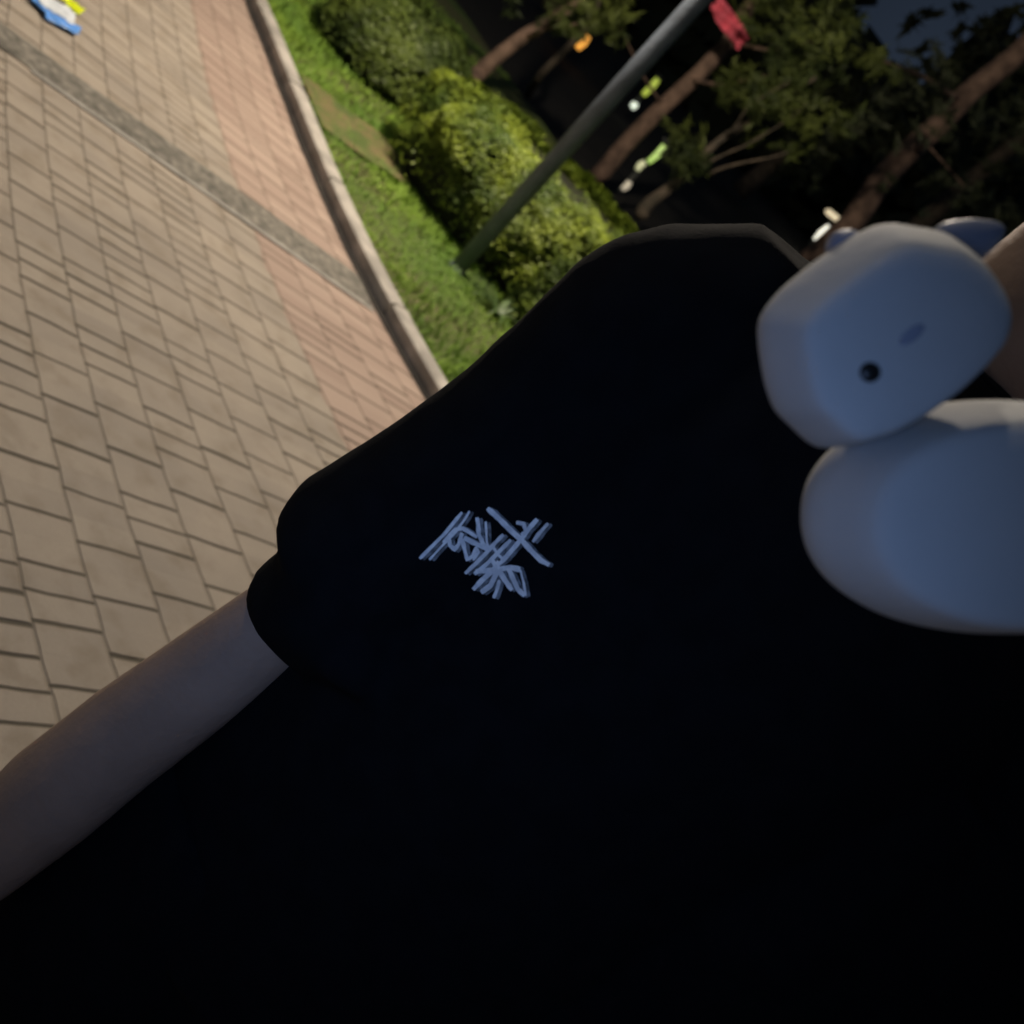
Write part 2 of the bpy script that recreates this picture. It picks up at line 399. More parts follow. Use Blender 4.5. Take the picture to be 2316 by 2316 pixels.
# strap-leaved plant at the shirt's edge
o0 = at_g(1120, 712, .04)
e = empty('strap_leaf_plant', (o0.x, o0.y, .03), 'clump of narrow arching leaves growing near the lamp pole foot', 'plant')
lm = mat('strap_leaf', (.11, .19, .05), .5, var=.5, vscale=8)
for k in range(26):
    an = random.uniform(0, 6.28); L_ = random.uniform(.12, .24); v = []; f = []
    for i in range(6):
        t = i/5; r = L_*t; z = L_*1.1*t - L_*.9*t*t
        ww = .008*(1-t)**.6 + .0005
        c_ = Vector((math.cos(an)*r, math.sin(an)*r, z)); s = Vector((-math.sin(an), math.cos(an), 0))*ww
        v += [c_-s, c_+s]
        if i: f.append((2*i-2, 2*i-1, 2*i+1, 2*i))
    pyobj('leaf', v, f, lm, e)

# =================================================================== TREES
barkr = mat('red_bark', (.24, .155, .11), .9, col2=(.11, .07, .05), vscale=9, bump=1.0, bscale=25)
barkg = mat('grey_bark', (.13, .10, .07), .9, col2=(.06, .05, .035), vscale=9, bump=1.0, bscale=25)
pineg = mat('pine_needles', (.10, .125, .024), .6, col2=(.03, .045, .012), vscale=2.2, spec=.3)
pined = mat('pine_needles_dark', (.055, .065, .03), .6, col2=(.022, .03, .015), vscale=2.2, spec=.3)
def tree(name, trunk, rad, limbs, tufts, label, bm_mat, nm, per=26, needle=.05, asp=.13, group=None):
    b0 = Vector(trunk[0]); e = empty(name, b0, label, 'tree', group)
    def bend(pts, k):   # small natural wobble
        out = []
        for i, p in enumerate(pts):
            p = Vector(p); out.append(p - b0 + (Vector((noise.noise(p*2.1+Vector((k, 0, 0))), noise.noise(p*2.1+Vector((0, k, 0))), 0))*.05 if i else Vector()))
        return out
    def dense(pts, m_=4):
        out = []
        for i in range(len(pts)-1):
            for j in range(m_): out.append(Vector(pts[i]).lerp(Vector(pts[i+1]), j/m_))
        return out + [Vector(pts[-1])]
    pts = dense(trunk); nr = [rad[0] + (rad[1]-rad[0])*i/(len(pts)-1) for i in range(len(pts))]
    bm = bmesh.new(); tube(bm, bend(pts, 1.3), nr, 12); obj('trunk', bm, bm_mat, e, True)
    for li, lb in enumerate(limbs):
        bm = bmesh.new(); pp = dense(lb[0], 4); tube(bm, bend(pp, 2+li), [lb[1]*(1-.75*i/(len(pp)-1)) for i in range(len(pp))], 7); obj('limb', bm, bm_mat, e, True)
    v = []; f = []
    for (cx, cy, cz, sr, cnt) in tufts:
        for _ in range(int(cnt*.72)):
            while True:
                d = Vector((random.uniform(-1, 1), random.uniform(-1, 1), random.uniform(-1, 1)))
                if d.length < 1: break
            tc_ = Vector((cx, cy, cz)) + Vector((d.x*sr, d.y*sr, d.z*sr*.7))
            if noise.noise(tc_*2.9) < .04: continue
            ax = Vector((random.gauss(0, 1), random.gauss(0, 1), random.gauss(-.2, .5))).normalized()
            for j in range(per):
                p = tc_ - b0 + ax*random.uniform(-.09, .09) + Vector((random.gauss(0, .012), random.gauss(0, .012), random.gauss(0, .012)))
                dr = (ax*.7 + Vector((random.gauss(0, .5), random.gauss(0, .5), random.gauss(-.25, .45)))).normalized()
                nn = dr.cross(Vector((random.gauss(0, 1), random.gauss(0, 1), random.gauss(0, 1)))).normalized()
                leaf_quad(v, f, p, nn, needle*random.uniform(.6, 1.2), asp, dr)
    if v: pyobj('crown', v, f, nm, e)
    return e
def tf(px, py, D, r, n_): p = at_d(px, py, D); return (p.x, p.y, p.z, r, n_)
def gp(px, py, D): return tuple(at_d(px, py, D))
# pine with the red cloth (trunk crossing the upper middle)
tree('pine_tree', [(-1.50, 9.9, .05), gp(1420, 329, 9.95), gp(1547, 191, 9.9), gp(1645, 98, 9.9), gp(1705, 0, 9.9), (-1.62, 9.85, 4.2)], (.075, .05),
     [([gp(1560, 180, 9.9), gp(1640, 190, 9.5), gp(1760, 170, 9.2)], .022), ([gp(1650, 90, 9.9), gp(1730, 110, 9.6), gp(1850, 90, 9.3)], .02), ([gp(1500, 240, 9.9), gp(1440, 150, 9.6), gp(1400, 60, 9.4)], .015)],
     [tf(1670, 215, 9.3, .24, 45), tf(1560, 330, 9.0, .2, 24), tf(1750, 150, 9.2, .42, 150), tf(1850, 190, 9.0, .40, 130), tf(1760, 280, 9.0, .28, 70), tf(1860, 60, 9.4, .45, 110), tf(1950, 120, 9.6, .35, 60), tf(1720, 20, 9.6, .3, 50), (-1.6, 9.8, 3.2, .9, 160), (-1.6, 9.8, 4.2, .7, 120)],
     'pine with red cloth on its trunk and the brightest needles', barkr, pineg)
# leaning pale trunk at the left with foliage over it
tree('pine_tree', [tuple(at_g(1058, 208, .05)), gp(1090, 172, 8.8), gp(1135, 125, 8.8), gp(1185, 80, 8.8), gp(1300, 0, 8.8), (-2.35, 8.3, 3.4)], (.06, .04),
     [([gp(1185, 80, 8.8), gp(1240, 60, 8.6), gp(1300, 50, 8.4)], .02)],
     [tf(1215, 20, 8.6, .26, 80), tf(1275, 8, 8.5, .24, 70), tf(1390, 40, 8.7, .17, 30), tf(1350, -20, 8.6, .3, 60), (-2.35, 8.4, 2.4, .8, 120), (-2.4, 8.4, 3.3, .7, 100)],
     'slim pine whose pale trunk leans just behind the smaller dark bush', barkr, pineg)
# big red trunk at the right
tree('pine_tree', [(.22, 12.0, .05), gp(1925, 500, 12), gp(1985, 415, 12), gp(2120, 290, 12), gp(2210, 200, 12), gp(2316, 104, 12), (-.05, 12, 5.2)], (.125, .09),
     [([gp(2060, 340, 12), gp(2100, 330, 11.6), gp(2180, 420, 11.4)], .02), ([gp(2180, 230, 12), gp(2080, 170, 11.4), gp(2000, 140, 11.0)], .03)],
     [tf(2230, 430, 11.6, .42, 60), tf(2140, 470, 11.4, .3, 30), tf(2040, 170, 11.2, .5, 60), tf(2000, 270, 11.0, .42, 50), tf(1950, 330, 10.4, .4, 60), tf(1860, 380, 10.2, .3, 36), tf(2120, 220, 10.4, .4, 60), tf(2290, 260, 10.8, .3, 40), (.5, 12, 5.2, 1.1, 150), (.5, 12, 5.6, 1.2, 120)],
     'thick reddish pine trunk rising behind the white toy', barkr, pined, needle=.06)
# small trunk between bush and shirt
tree('young_tree', [tuple(at_d(1455, 490, 9.0)), gp(1480, 460, 9), gp(1523, 422, 9), gp(1600, 345, 9), gp(1710, 270, 9), gp(1850, 180, 9)], (.055, .012),
     [([gp(1560, 385, 9), gp(1680, 330, 8.8), gp(1830, 235, 8.7)], .013), ([gp(1600, 400, 9), gp(1700, 365, 8.8), gp(1780, 340, 8.7)], .016), ([gp(1640, 310, 9), gp(1690, 240, 8.8), gp(1790, 190, 8.7)], .010)],
     [tf(1545, 365, 8.8, .13, 30), tf(1565, 350, 8.8, .1, 16), tf(1735, 245, 8.8, .16, 26), tf(1820, 260, 8.7, .2, 20)],
     'thin young tree with bare forking branches behind the black shoulder', barkg, pineg, needle=.04)
tree('slender_tree', [tuple(at_g(1195, 215, .05)), gp(1225, 170, 9.9), gp(1330, 60, 9.9), gp(1400, -60, 9.9), (-2.45, 9.6, 3.6)], (.035, .02), [], [(-2.5, 9.6, 3.5, .7, 90)],
     'very thin dim trunk just left of the dark lamp pole', barkg, pined)
# trees standing further back: dark crowns that close the view
bt = [(-7.5, 13, 5.5, 2.2, 'broad dark tree beyond the far end of the lawn'), (-4.6, 17, 6.2, 2.2, 'dark tree behind the orange light'), (-1.2, 19.5, 2.6, 1.0, 'shortest dark tree of the back row with sky above it'),
      (.9, 18, 6.2, 2.0, 'dark tree behind the thick reddish trunk'), (4.2, 17, 6.5, 2.6, 'wide dark tree at the right end of the back row')]
for i, (x, y, h, r, lb) in enumerate(bt):
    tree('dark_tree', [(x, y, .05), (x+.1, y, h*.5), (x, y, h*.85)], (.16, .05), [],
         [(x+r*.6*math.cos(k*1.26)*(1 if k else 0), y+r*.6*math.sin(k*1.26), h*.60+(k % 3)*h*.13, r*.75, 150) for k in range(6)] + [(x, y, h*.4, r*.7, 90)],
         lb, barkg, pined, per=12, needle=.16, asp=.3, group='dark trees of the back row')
# a far-off wood that reads as one dark mass
v = []; f = []
for k in range(15000):
    x = random.uniform(-26, 20); y = random.uniform(25, 33)
    hh = 5.2 + 2.2*noise.noise(Vector((x*.28, 0, 5))) + .8*noise.noise(Vector((x*1.3, 2, 5)))
    if -3.1 < x < -.5: hh = min(hh, 3.2)
    z = random.random()*hh
    leaf_quad(v, f, Vector((x, y, z)), Vector((random.gauss(0, .5), -1, random.gauss(.3, .5))).normalized(), random.uniform(.25, .55), .7)
o = pyobj('woodland', v, f, mat('wood_foliage', (.025, .032, .014), .9, var=.5, vscale=.5)); tag(o, 'far-off dark wood closing the view', 'woodland', kind='stuff')

# =================================================================== STREET LAMP
steel = mat('painted_steel', (.13, .155, .19), .55, var=.25, vscale=12, bump=.15)
e = empty('street_lamp', (-.945, 5.16, .0), 'dark grey metal lamp pole standing on the grass in front of the trimmed bush', 'street lamp')
bm = bmesh.new(); tube(bm, [(0, 0, -.03), (-.02, 0, 1.2), (-.035, 0, 2.4), (-.045, 0, 3.0)], [.037, .041, .040, .038], 24); obj('pole', bm, steel, e, True)
bm = bmesh.new(); tube(bm, [(0, 0, -.02), (0, 0, .012)], .062, 24); tube(bm, [(0, 0, .01), (0, 0, .05)], [.055, .040], 24); obj('base_plate', bm, steel, e)
for k in range(4):
    bm = bmesh.new(); t = k*math.pi/2+.7; tube(bm, [(.052*math.cos(t), .052*math.sin(t), .012), (.052*math.cos(t), .052*math.sin(t), .022)], .005, 6); obj('bolt', bm, steel, e)
bm = bmesh.new(); tube(bm, [(-.045, 0, 2.98), (-.20, -.05, 3.08), (-.42, -.12, 3.06), (-.555, -.16, 2.98)], .018, 10); obj('arm', bm, steel, e, True)
bm = bmesh.new(); tube(bm, [(-.555, -.16, 2.88), (-.555, -.16, 2.93), (-.555, -.16, 2.98)], [.19, .13, .03], 28); obj('lamp_shade', bm, steel, e, True)
bm = bmesh.new(); tube(bm, [(-.555, -.16, 2.855), (-.555, -.16, 2.875)], .09, 24); obj('diffuser', bm, mat('lamp_diffuser', (.9, .85, .75), .4, emis=(1, .85, .65), es=12), e)
e = empty('street_lamp', (-2.6, 1.45, 0), 'lamp pole on the near side of the paving, its warm light falling on the toy', 'street lamp')
bm = bmesh.new(); tube(bm, [(0, 0, 0), (0, 0, 1.8), (0, 0, 3.7)], [.05, .046, .042], 24); obj('pole', bm, steel, e, True)
bm = bmesh.new(); tube(bm, [(0, 0, 3.66), (.18, .05, 3.76), (.35, .10, 3.74)], .02, 10); obj('arm', bm, steel, e, True)
bm = bmesh.new(); tube(bm, [(.35, .10, 3.66), (.35, .10, 3.72), (.35, .10, 3.76)], [.17, .12, .03], 28); obj('lamp_shade', bm, steel, e, True)
bm = bmesh.new(); tube(bm, [(.35, .10, 3.645), (.35, .10, 3.657)], .10, 24); obj('diffuser', bm, bpy.data.materials['lamp_diffuser'], e)

# small lights standing far off
post = mat('bollard_metal', (.03, .035, .03), .6)
def bollard(px, py, h, parts, label, wd=.05, D=None):
    g = at_g(px, py, .1) if D is None else at_d(px, py, D)
    e = empty('bollard_light', (g.x, g.y, g.z), label, 'bollard light', 'small lights among the far trees')
    bm = bmesh.new(); box(bm, (0, .02, h/2), (wd*.7, .03, h)); bmesh.ops.bevel(bm, geom=bm.edges[:], offset=.004, segments=2, affect='EDGES'); obj('post', bm, post, e)
    bm = bmesh.new(); box(bm, (0, .0, h+.012), (wd*1.5, .09, .02)); bmesh.ops.bevel(bm, geom=bm.edges[:], offset=.005, segments=2, affect='EDGES'); obj('cap', bm, post, e)
    for (z0, z1, col, st, k) in parts:
        bm = bmesh.new(); tube(bm, [(k*.01, -.012, z0*h), (k*.02, -.012, (z0+z1)/2*h), (k*.01, -.012, z1*h)], [wd*.42, wd*.55, wd*.45], 14)
        obj('light_panel', bm, mat('glow', (.5, .5, .4), .4, emis=col, es=st), e, True)
    return e
bollard(1400, 432, .52, [(.06, .22, (1, .85, .62), .35, 1), (.42, .58, (.95, .95, .5), .45, -1), (.62, .96, (.55, .85, .16), .65, 1)], 'glowing green and cream light post between lamp pole and young tree', .05)
bollard(1424, 245, .50, [(.05, .2, (.9, 1, .8), 1.0, 1), (.45, .95, (.45, .55, .05), .75, 1)], 'far light post with white foot and yellow-green top', .08)
bollard(1299, 112, .24, [(.15, .95, (1, .42, .06), 1.0, 1)], 'single orange glowing light left of the lamp pole', .11)
bollard(1832, 562, .52, [(.3, .92, (1, .96, .8), 1.3, 0)], 'bright white light post beside the toy', .22)
g = at_d(1890, 492, 24)
e = empty('lantern', (g.x, g.y, .1), 'cream glowing slanted lantern directly above the white light post', 'lantern')
bm = bmesh.new(); tube(bm, [(0, 0, 0), (0, 0, g.z-.1)], .03, 8); obj('post', bm, post, e)
bm = bmesh.new(); rt = Matrix.Rotation(R(-8), 3, 'Y'); box(bm, (0, -.04, g.z-.1), (.46, .08, .11), rt); bmesh.ops.bevel(bm, geom=bm.edges[:], offset=.03, segments=3, affect='EDGES'); obj('light_panel', bm, mat('glow_cream', (.5, .5, .4), .4, emis=(1, .82, .52), es=.8), e, True)
# red cloth on the pine trunk
g = at_d(1655, 45, 9.3)
v = []; f = []; NX, NZ = 14, 8
for i in range(NX+1):
    for k in range(NZ+1):
        x = (i/NX-.5)*.34; z = (.5-k/NZ)*.13*(1-.25*abs(i/NX-.5)) - .05*(i/NX)
        y = .03*math.sin(i*1.1)+.02*math.sin(k*1.7+i*.6)
        v.append((x + .01*math.sin(k*2), y, z))
for i in range(NX):
    for k in range(NZ): q = i*(NZ+1)+k; f.append((q, q+1, q+NZ+2, q+NZ+1))
o = pyobj('red_cloth', v, f, mat('red_fabric', (.62, .09, .13), .8, var=.3, vscale=20), smooth=True); o.location = g
md = o.modifiers.new('t', 'SOLIDIFY'); md.thickness = .006
tag(o, 'crumpled red cloth hung across the pine trunk', 'cloth')

# crumpled packet on the paving
g = at_g(70, 25, .0)
e = empty('snack_packet', (g.x, g.y, .006), 'crumpled shiny blue, white and yellow packet lying on the paving', 'packet')
def sheet(name, corners, m, zof):
    v = []; f = []; N = 12
    A0, B0, C0, D0 = [at_g(*c, .0) - Vector((g.x, g.y, 0)) for c in corners]
    for i in range(N+1):
        for k in range(N+1):
            s, t = i/N, k/N; p = (A0*(1-s)+B0*s)*(1-t) + (D0*(1-s)+C0*s)*t
            q_ = Vector((p.x*30, p.y*30, zof)); z = zof + .010 + .010*noise.noise(q_) + .006*noise.noise(q_*2.3)
            v.append((p.x + .008*noise.noise(q_*1.1), p.y+.008*noise.noise(q_*1.3), max(z, .001)))
    for i in range(N):
        for k in range(N): q = i*(N+1)+k; f.append((q, q+1, q+N+2, q+N+1))
    o = pyobj(name, v, f, m, e, True); md = o.modifiers.new('t', 'SOLIDIFY'); md.thickness = .0015; return o
foilb = mat('blue_foil', (.16, .42, 1.0), .3, var=.25, vscale=25); foilw = mat('white_foil', (.86, .92, .97), .3, var=.2, vscale=30); foily = mat('yellow_foil', (.80, .92, .02), .3, var=.3, vscale=25)
sheet('blue_panel', [(45, -20), (178, 70), (172, 88), (105, 52)], foilb, 0); sheet('white_panel', [(62, -25), (165, 40), (160, 66), (85, 20)], foilw, .004); sheet('yellow_panel', [(100, -25), (186, 34), (172, 46), (125, 8)], foily, .008)

# =================================================================== PERSON
skin = mat('skin', (.42, .29, .22), .55, var=.12, vscale=14, bump=.12, bscale=120, sub=.08)
PX = .155
P_ = empty('person', (PX, .86, 0), 'person in a black T-shirt with a small white chest print, one arm hanging down', 'person')
def local(me):
    for v_ in me.vertices: v_.co -= P_.location
    return me
bm = bmesh.new()
# trunk of the body, neck, head
stack(bm, [(PX, .88, .86, .16, .11), (PX, .87, 1.0, .15, .10), (PX, .86, 1.15, .155, .10), (PX, .86, 1.3, .165, .10), (PX, .87, 1.38, .15, .085), (PX-.005, .875, 1.43, .10, .07), (PX-.008, .875, 1.46, .067, .06), (PX-.010, .87, 1.50, .056, .056), (PX-.010, .86, 1.56, .055, .058), (PX-.01, .855, 1.60, .05, .05)])
ellipsoid(bm, (PX, .86, 1.68), (.076, .095, .115), seg=28, rings=18)
ellipsoid(bm, (PX, .825, 1.615), (.055, .062, .055)); ellipsoid(bm, (PX, .80, 1.585), (.030, .028, .024))
tube(bm, [(PX, .772, 1.69), (PX, .755, 1.655), (PX, .768, 1.642)], [.009, .014, .012], 10)
for s in (-1, 1):
    ellipsoid(bm, (PX+s*.078, .87, 1.665), (.010, .020, .032)); ellipsoid(bm, (PX+s*.03, .778, 1.705), (.022, .012, .008))
    ellipsoid(bm, (PX+s*.034, .79, 1.645), (.024, .022, .024))
tube(bm, [(PX-.022, .777, 1.613), (PX, .770, 1.615), (PX+.022, .777, 1.613)], [.005, .008, .005], 8)
# hanging right arm (seen on the left)
tube(bm, [(.0, .87, 1.37), (-.02, .86, 1.30), (-.035, .84, 1.15), (-.055, .82, 1.03), (-.062, .805, .97), (-.070, .80, .90), (-.083, .795, .80), (-.092, .79, .70), (-.098, .785, .58)], [.06, .056, .046, .036, .036, .040, .044, .047, .040], 18)
# right hand
def finger(bm, pts, r): tube(bm, pts, [r*1.05, r, r*.95, r*.8][:len(pts)], 10); ellipsoid(bm, pts[-1], (r*.8,)*3, seg=10, rings=6)
stack(bm, [(-.108, .785, .60, .026, .020), (-.110, .782, .55, .036, .017), (-.112, .780, .51, .040, .015), (-.113, .778, .495, .036, .013)], 16)
for k, (dx, L_) in enumerate(((-.030, .066), (-.010, .078), (.010, .074), (.029, .058))):
    b_ = Vector((-.113+dx, .778, .506)); finger(bm, [b_, b_+Vector((dx*.1, -.006, -L_*.42)), b_+Vector((dx*.12, -.016, -L_*.75)), b_+Vector((dx*.1, -.030, -L_))], .0085)
finger(bm, [(-.080, .775, .57), (-.063, .762, .542), (-.058, .750, .515)], .0105)
# raised left arm, its hand behind and round the toy body
tube(bm, [(.31, .87, 1.37), (.38, .87, 1.33), (.48, .86, 1.27), (.585, .83, 1.235), (.52, .73, 1.33), (.40, .65, 1.42), (.31, .60, 1.465)], [.06, .055, .047, .045, .042, .036, .028], 18)
HC = Vector((.250, .570, 1.487)); ca_ = ROT @ Vector((1, 0, 0)); cu_ = ROT @ Vector((0, 1, 0)); cf_ = ROT @ Vector((0, 0, -1))
tube(bm, [(.31, .60, 1.465), HC, HC - ca_*.035 + cu_*.01], [.028, .033, .026], 14)
for k in range(4):
    b_ = HC - ca_*.030 + cu_*(.026-.018*k) + cf_*.004
    finger(bm, [b_, b_ - ca_*.032 - cf_*.006, b_ - ca_*.050 - cf_*.016, b_ - ca_*.058 - cf_*.030], .0085)
finger(bm, [HC + cu_*.02, HC - ca_*.005 + cu_*.03 - cf_*.035, HC - ca_*.024 + cu_*.026 - cf_*.060], .0105)
# legs
for s in (-1, 1):
    tube(bm, [(PX+s*.09, .88, .92), (PX+s*.095, .87, .70), (PX+s*.10, .87, .48), (PX+s*.10, .89, .30), (PX+s*.10, .90, .09)], [.09, .08, .055, .052, .036], 16)
    tube(bm, [(PX+s*.10, .92, .045), (PX+s*.105, .85, .04), (PX+s*.115, .75, .025)], [.036, .034, .022], 12)
body = link('body', local(remeshed(bm, .0055, 3)), skin, P_)

# T-shirt: loose torso plus elbow-length sleeves in one continuous cloth
def left_edge(z):
    T = [(1.43, -.025), (1.407, -.058), (1.383, -.078), (1.364, -.088), (1.32, -.099), (1.271, -.094), (1.205, -.097), (1.132, -.110), (1.075, -.124), (1.050, -.122), (1.038, -.106), (1.02, -.100), (.995, -.104), (.975, -.096), (.95, -.08)]
    if z >= T[0][0]: return T[0][1]
    for (z0, x0), (z1, x1) in zip(T, T[1:]):
        if z1 <= z <= z0: return x0 + (x1-x0)*(z-z0)/(z1-z0)
    return T[-1][1]
bm = bmesh.new()
stack(bm, [(PX, .87, .70, .215, .135), (PX, .87, .85, .225, .14), (PX, .865, 1.0, .225, .14), (PX, .86, 1.2, .225, .14), (PX, .86, 1.32, .225, .135), (PX, .865, 1.38, .205, .12), (PX, .87, 1.42, .165, .10), (PX-.003, .872, 1.455, .11, .085), (PX-.006, .872, 1.475, .076, .07)], 40)
zs = [1.435, 1.415, 1.39, 1.365, 1.33, 1.28, 1.22, 1.16, 1.11, 1.075, 1.050, 1.036, 1.018, .995, .979]
rows = []
for z in zs:
    xl = left_edge(z); half = .075 if z > 1.33 else .08
    if z > 1.38: half = .05 + (1.435-z)*.45
    if z < 1.0: half = .062
    if z < .985: half = .05
    rows.append((xl+half, .845-.035*(1.43-z)/.4, z, half, min(.085, half*1.05)))
stack(bm, rows, 32)
rr2 = [Vector(p) for p in ((.30, .87, 1.38), (.37, .87, 1.335), (.44, .86, 1.28), (.52, .84, 1.24), (.57, .82, 1.235))]
tube(bm, rr2, [.07, .085, .088, .088, .08], 20)
tube(bm, [(.40, .87, 1.28), (.46, .86, 1.12), (.46, .86, .98)], [.10, .12, .11], 20)
tube(bm, [(.36, .87, 1.28), (.36, .86, 1.10), (.33, .86, .85)], [.10, .12, .10], 20)
sh = remeshed(bm, .006, 4, disp=.003, dscale=14)
bvh = BVHTree.FromPolygons([v_.co.copy() for v_ in sh.vertices], [tuple(p.vertices) for p in sh.polygons])
blackm = mat('black_cotton', (.007, .008, .010), .95, var=.2, vscale=40, bump=.15, bscale=400, spec=.04)
bb_ = blackm.node_tree.nodes['Principled BSDF']; bb_.inputs['Sheen Weight'].default_value = .0; bb_.inputs['Sheen Roughness'].default_value = .4
shirt = link('t_shirt', local(sh), blackm, P_)
bm = bmesh.new(); t_ = []
for k in range(40):
    t = 2*math.pi*k/40; t_.append(Vector((PX-.006+.072*math.cos(t), .872+.067*math.sin(t), 1.478 - .012*max(0, -math.sin(t)))))
rings = []
for k in range(40):
    d = (t_[(k+1) % 40]-t_[k-1]).normalized(); u = Vector((0, 0, 1)); w2 = d.cross(u)
    rings.append([t_[k]+u*.008*math.cos(q_)+w2*.005*math.sin(q_) for q_ in [2*math.pi*j/8 for j in range(8)]])
rings.append(rings[0]); ring_loft(bm, rings, False)
for v_ in bm.verts: v_.co -= P_.location
obj('collar', bm, blackm, shirt, True)
# chest print: brushed strokes lying on the cloth (photo crop units -> cloth surface)
STROKES = [
 ([(975, 385), (1080, 480), (1190, 590), (1275, 665), (1360, 760), (1440, 840), (1515, 880)], 46),
 ([(385, 825), (480, 730), (600, 610), (690, 500), (755, 420)], 30),
 ([(470, 835), (560, 735), (700, 590), (780, 480), (820, 410)], 22),
 ([(590, 690), (650, 620), (700, 570), (760, 560), (820, 595), (885, 640)], 34),
 ([(640, 640), (650, 710), (690, 745), (725, 700), (755, 600)], 34),
 ([(885, 465), (895, 530), (900, 610), (930, 680), (960, 730)], 36),
 ([(960, 500), (965, 580), (970, 680), (985, 740)], 22),
 ([(770, 640), (840, 680), (930, 720), (990, 755)], 40),
 ([(755, 650), (775, 740), (800, 835), (850, 800), (880, 730)], 34),
 ([(870, 720), (900, 770), (850, 840)], 24),
 ([(780, 955), (860, 880), (960, 780), (1040, 690), (1115, 615)], 34),
 ([(860, 960), (960, 880), (1080, 760), (1180, 660)], 36),
 ([(1410, 480), (1330, 570), (1270, 655), (1180, 760), (1090, 860)], 40),
 ([(1505, 515), (1430, 600), (1370, 680)], 30),
 ([(1225, 510), (1290, 520), (1310, 590), (1270, 620)], 34),
 ([(870, 935), (960, 930), (1060, 920), (1180, 900), (1260, 920)], 44),
 ([(850, 1095), (930, 1010), (1020, 930), (1080, 850)], 44),
 ([(920, 1120), (1000, 1060), (1050, 960), (1060, 880)], 46),
 ([(1030, 1170), (1060, 1090), (1080, 1010)], 30),
 ([(1010, 830), (1060, 900), (1120, 1000), (1190, 1100)], 44),
 ([(1150, 890), (1190, 980), (1240, 1090), (1300, 1150)], 42),
 ([(1260, 920), (1290, 1030), (1310, 1150)], 22),
 ([(1200, 730), (1150, 800), (1080, 870)], 34),
 ([(1010, 700), (1060, 780), (1130, 850)], 24),
]
O_ = Vector((0, 0, CAM_H))
def print_mesh(strokes, off, lift, k_):
    v = []; f = []
    for pts, wd in strokes:
        dd = []
        for i in range(len(pts)-1):
            for j in range(5): dd.append(Vector(pts[i]).lerp(Vector(pts[i+1]), j/5))
        dd.append(Vector(pts[-1])); prev = None
        for i, p in enumerate(dd):
            d = dd[min(i+1, len(dd)-1)] - dd[max(i-1, 0)]; nrm = Vector((-d.y, d.x)).normalized()
            ww = wd*k_*(.85 + .25*noise.noise(Vector((p.x*.02, p.y*.02, wd)))) * (.75 if i in (0, len(dd)-1) else 1)
            cur = []
            for s in (-1, -.33, .33, 1):
                c2 = p + nrm*ww*s + Vector(off); hit = bvh.ray_cast(O_, ray(850+c2.x/3.864, 1050+c2.y/3.864).normalized())
                if hit[0] is None: cur = None; break
                cur.append(len(v)); v.append(hit[0] - P_.location - ray(1100, 1240).normalized()*(lift+.0003*(wd % 5)))
            if cur and prev:
                for k in range(3): f.append((prev[k], prev[k+1], cur[k+1], cur[k]))
            prev = cur
    return v, f
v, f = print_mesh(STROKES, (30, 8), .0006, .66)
pyobj('smear_strokes', v, f, mat('smear_grey', (.26, .27, .29), .8, col2=(.09, .095, .10), vscale=220, detail=3), shirt)  # offset grey copies of the strokes, added to imitate motion smear
v, f = print_mesh(STROKES, (0, 0), .0025, .60)
prm = mat('white_ink', (.93, .94, .95), .6, col2=(.70, .72, .75), vscale=160, detail=2)
pr = pyobj('print', v, f, prm, shirt); pr['label'] = 'small white brushed lettering mark on the chest'
# trousers, shoes
bm = bmesh.new(); stack(bm, [(PX, .88, .62, .19, .12), (PX, .88, .80, .19, .125), (PX, .88, 1.0, .165, .115)], 32)
for s in (-1, 1): tube(bm, [(PX+s*.10, .88, .80), (PX+s*.11, .875, .55), (PX+s*.11, .885, .32), (PX+s*.11, .90, .07)], [.135, .135, .11, .085], 20)
link('trousers', local(remeshed(bm, .012, 5, disp=.004, dscale=9)), blackm, P_)
shoem = mat('black_shoe', (.02, .02, .022), .5)
for s in (-1, 1):
    bm = bmesh.new(); cx = PX+s*.11; rings = []
    for y, wx, h in ((.99, .030, .05), (.97, .038, .075), (.90, .040, .095), (.83, .042, .075), (.76, .047, .055), (.70, .044, .045), (.675, .028, .032)):
        rings.append([Vector((cx+wx*math.cos(t), y, .004 + h*(.5+.5*math.sin(t)))) for t in [2*math.pi*k/16 for k in range(16)]])
    ring_loft(bm, rings)
    for v_ in bm.verts: v_.co -= P_.location
    obj('shoe', bm, shoem, P_, True)
hm = mat('black_hair', (.012, .010, .009), .5, var=.3, vscale=60, bump=.8, bscale=150)
bm = bmesh.new(); ellipsoid(bm, (PX, .885, 1.712), (.088, .098, .098), seg=28, rings=18); ellipsoid(bm, (PX, .91, 1.655), (.082, .07, .07))
link('hair', local(remeshed(bm, .006, 4, disp=.004, dscale=30)), hm, P_)
ew = mat('eye_white', (.75, .73, .70), .3); ei = mat('iris', (.03, .018, .012), .2)
for s in (-1, 1):
    bm = bmesh.new(); ellipsoid(bm, Vector((PX+s*.031, .779, 1.688)) - P_.location, (.013, .010, .008)); eo = obj('eye', bm, ew, P_, True)
    bm = bmesh.new(); ellipsoid(bm, Vector((PX+s*.031, .7695, 1.688)) - P_.location, (.0055, .002, .0055)); obj('iris', bm, ei, eo, True)

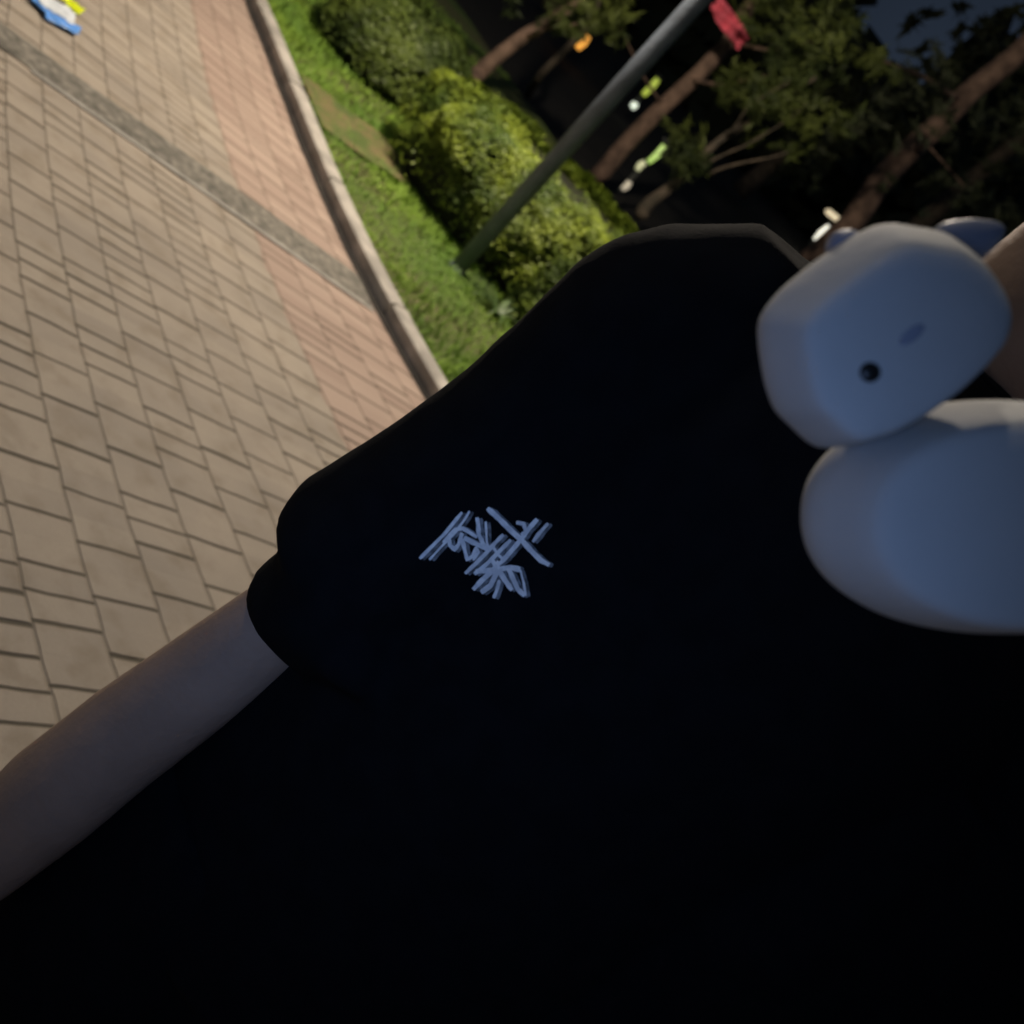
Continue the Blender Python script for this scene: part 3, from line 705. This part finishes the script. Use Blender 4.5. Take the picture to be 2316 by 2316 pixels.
# =================================================================== TOY held in front of the shirt
ZT = .50; SC = ZT/FPX
def tl(px, py): return Vector(((px-2000)*SC, -(py-900)*SC, 0))
TO = O_ + ROT @ Vector(((2000-1158)*SC, -(900-1158)*SC, -ZT))
T_ = empty('toy_bear', TO, 'smooth white toy bear with rounded head, held in front of the black shirt', 'toy')
T_.rotation_euler = ROT.to_euler()
vin = mat('white_vinyl', (.56, .57, .57), .75, var=.05, vscale=20, bump=.05, bscale=200, spec=.12, sub=.0)
HEAD = [(1721, 730), (1729, 698), (1771, 648), (1840, 592), (1891, 556), (1943, 522), (2002, 497), (2033, 503), (2133, 520), (2202, 568), (2250, 637), (2266, 689), (2250, 758), (2202, 816), (2133, 882), (2047, 944), (1960, 992), (1871, 1018), (1838, 1000), (1788, 950), (1762, 928), (1740, 868), (1726, 792)]
def inflate(name, out, c, depth, zc, p_, m, nseg=96, nr=22, tilt=(0, 0), parent=T_, shift=(0, 0)):
    pts = [tl(*q_) for q_ in out]; c0 = tl(*c); L = [0]
    n_ = len(pts)
    for i in range(n_): L.append(L[-1] + (pts[(i+1) % n_]-pts[i]).length)
    res = []
    for k in range(nseg):
        t = L[-1]*k/nseg; i = 0
        while L[i+1] < t: i += 1
        res.append(pts[i].lerp(pts[(i+1) % n_], (t-L[i])/(L[i+1]-L[i])))
    for _ in range(2): res = [(res[i-1]+res[i]*2+res[(i+1) % nseg])/4 for i in range(nseg)]
    bm = bmesh.new(); rings = []
    PR = [(.02, -1), (.5, -.97), (.8, -.86), (.93, -.66), (.985, -.38), (1, -.12), (.985, .10), (.945, .34), (.88, .66), (.83, .86), (.79, .945), (.73, .975), (.60, .99), (.4, .995), (.2, .998), (.02, 1)]
    if p_ > .7: PR = [(max(.02, math.cos(t)**.75), math.copysign(abs(math.sin(t))**.8, t)) for t in [-1.55+3.1*i/nr for i in range(nr+1)]]
    for k, z in PR:
        z *= depth
        rings.append([c0 + (q_-c0)*k + Vector((0, 0, zc + z + ((q_-c0).x*tilt[0]+(q_-c0).y*tilt[1])*k)) + Vector((shift[0], shift[1], 0))*max(0, z/depth)*1.0 for q_ in res])
    ring_loft(bm, rings); return obj(name, bm, m, parent, True)
head = inflate('head', HEAD, (1985, 745), .034, .0, .55, vin, tilt=(0, 0), shift=(.0015, -.0085))
bo = [(2300+447*math.copysign(abs(math.cos(t))**.92, math.cos(t)), 1168+278*math.copysign(abs(math.sin(t))**.92, math.sin(t))) for t in [2*math.pi*k/60 for k in range(60)]]
inflate('body', bo, (2290, 1168), .045, -.022, .6, vin, nseg=120, shift=(.002, -.004))
for q_, c_ in (([(1890, 565), (1884, 540), (1895, 515), (1925, 504), (1952, 508), (1990, 560), (1960, 600), (1915, 600)], (1935, 555)),
               ([(2125, 530), (2135, 500), (2160, 486), (2219, 480), (2275, 486), (2300, 500), (2290, 530), (2262, 560), (2230, 590), (2170, 590)], (2210, 535))):
    inflate('ear', q_, c_, .009, -.012, .8, mat('toy_ear_blue', (.24, .27, .36), .5), nseg=48, nr=14)
hb = BVHTree.FromPolygons([v_.co.copy() for v_ in head.data.vertices], [tuple(p.vertices) for p in head.data.polygons])
def on_head(px, py):
    eye_ = Vector(((1158-2000)*SC, -(1158-900)*SC, ZT))
    return hb.ray_cast(eye_, (tl(px, py)-eye_).normalized())[0]
h_ = on_head(1968, 842); bm = bmesh.new(); ellipsoid(bm, h_, (.0042, .0040, .0016), seg=20, rings=10); obj('eye', bm, mat('toy_eye', (.008, .008, .008), .35), T_, True)
h_ = on_head(2062, 757); bm = bmesh.new(); ellipsoid(bm, h_ - Vector((0, 0, .0002)), (.0062, .0026, .0009), Matrix.Rotation(R(38), 3, 'Z')); obj('nose', bm, mat('toy_nose', (.30, .33, .42), .6), T_, True)
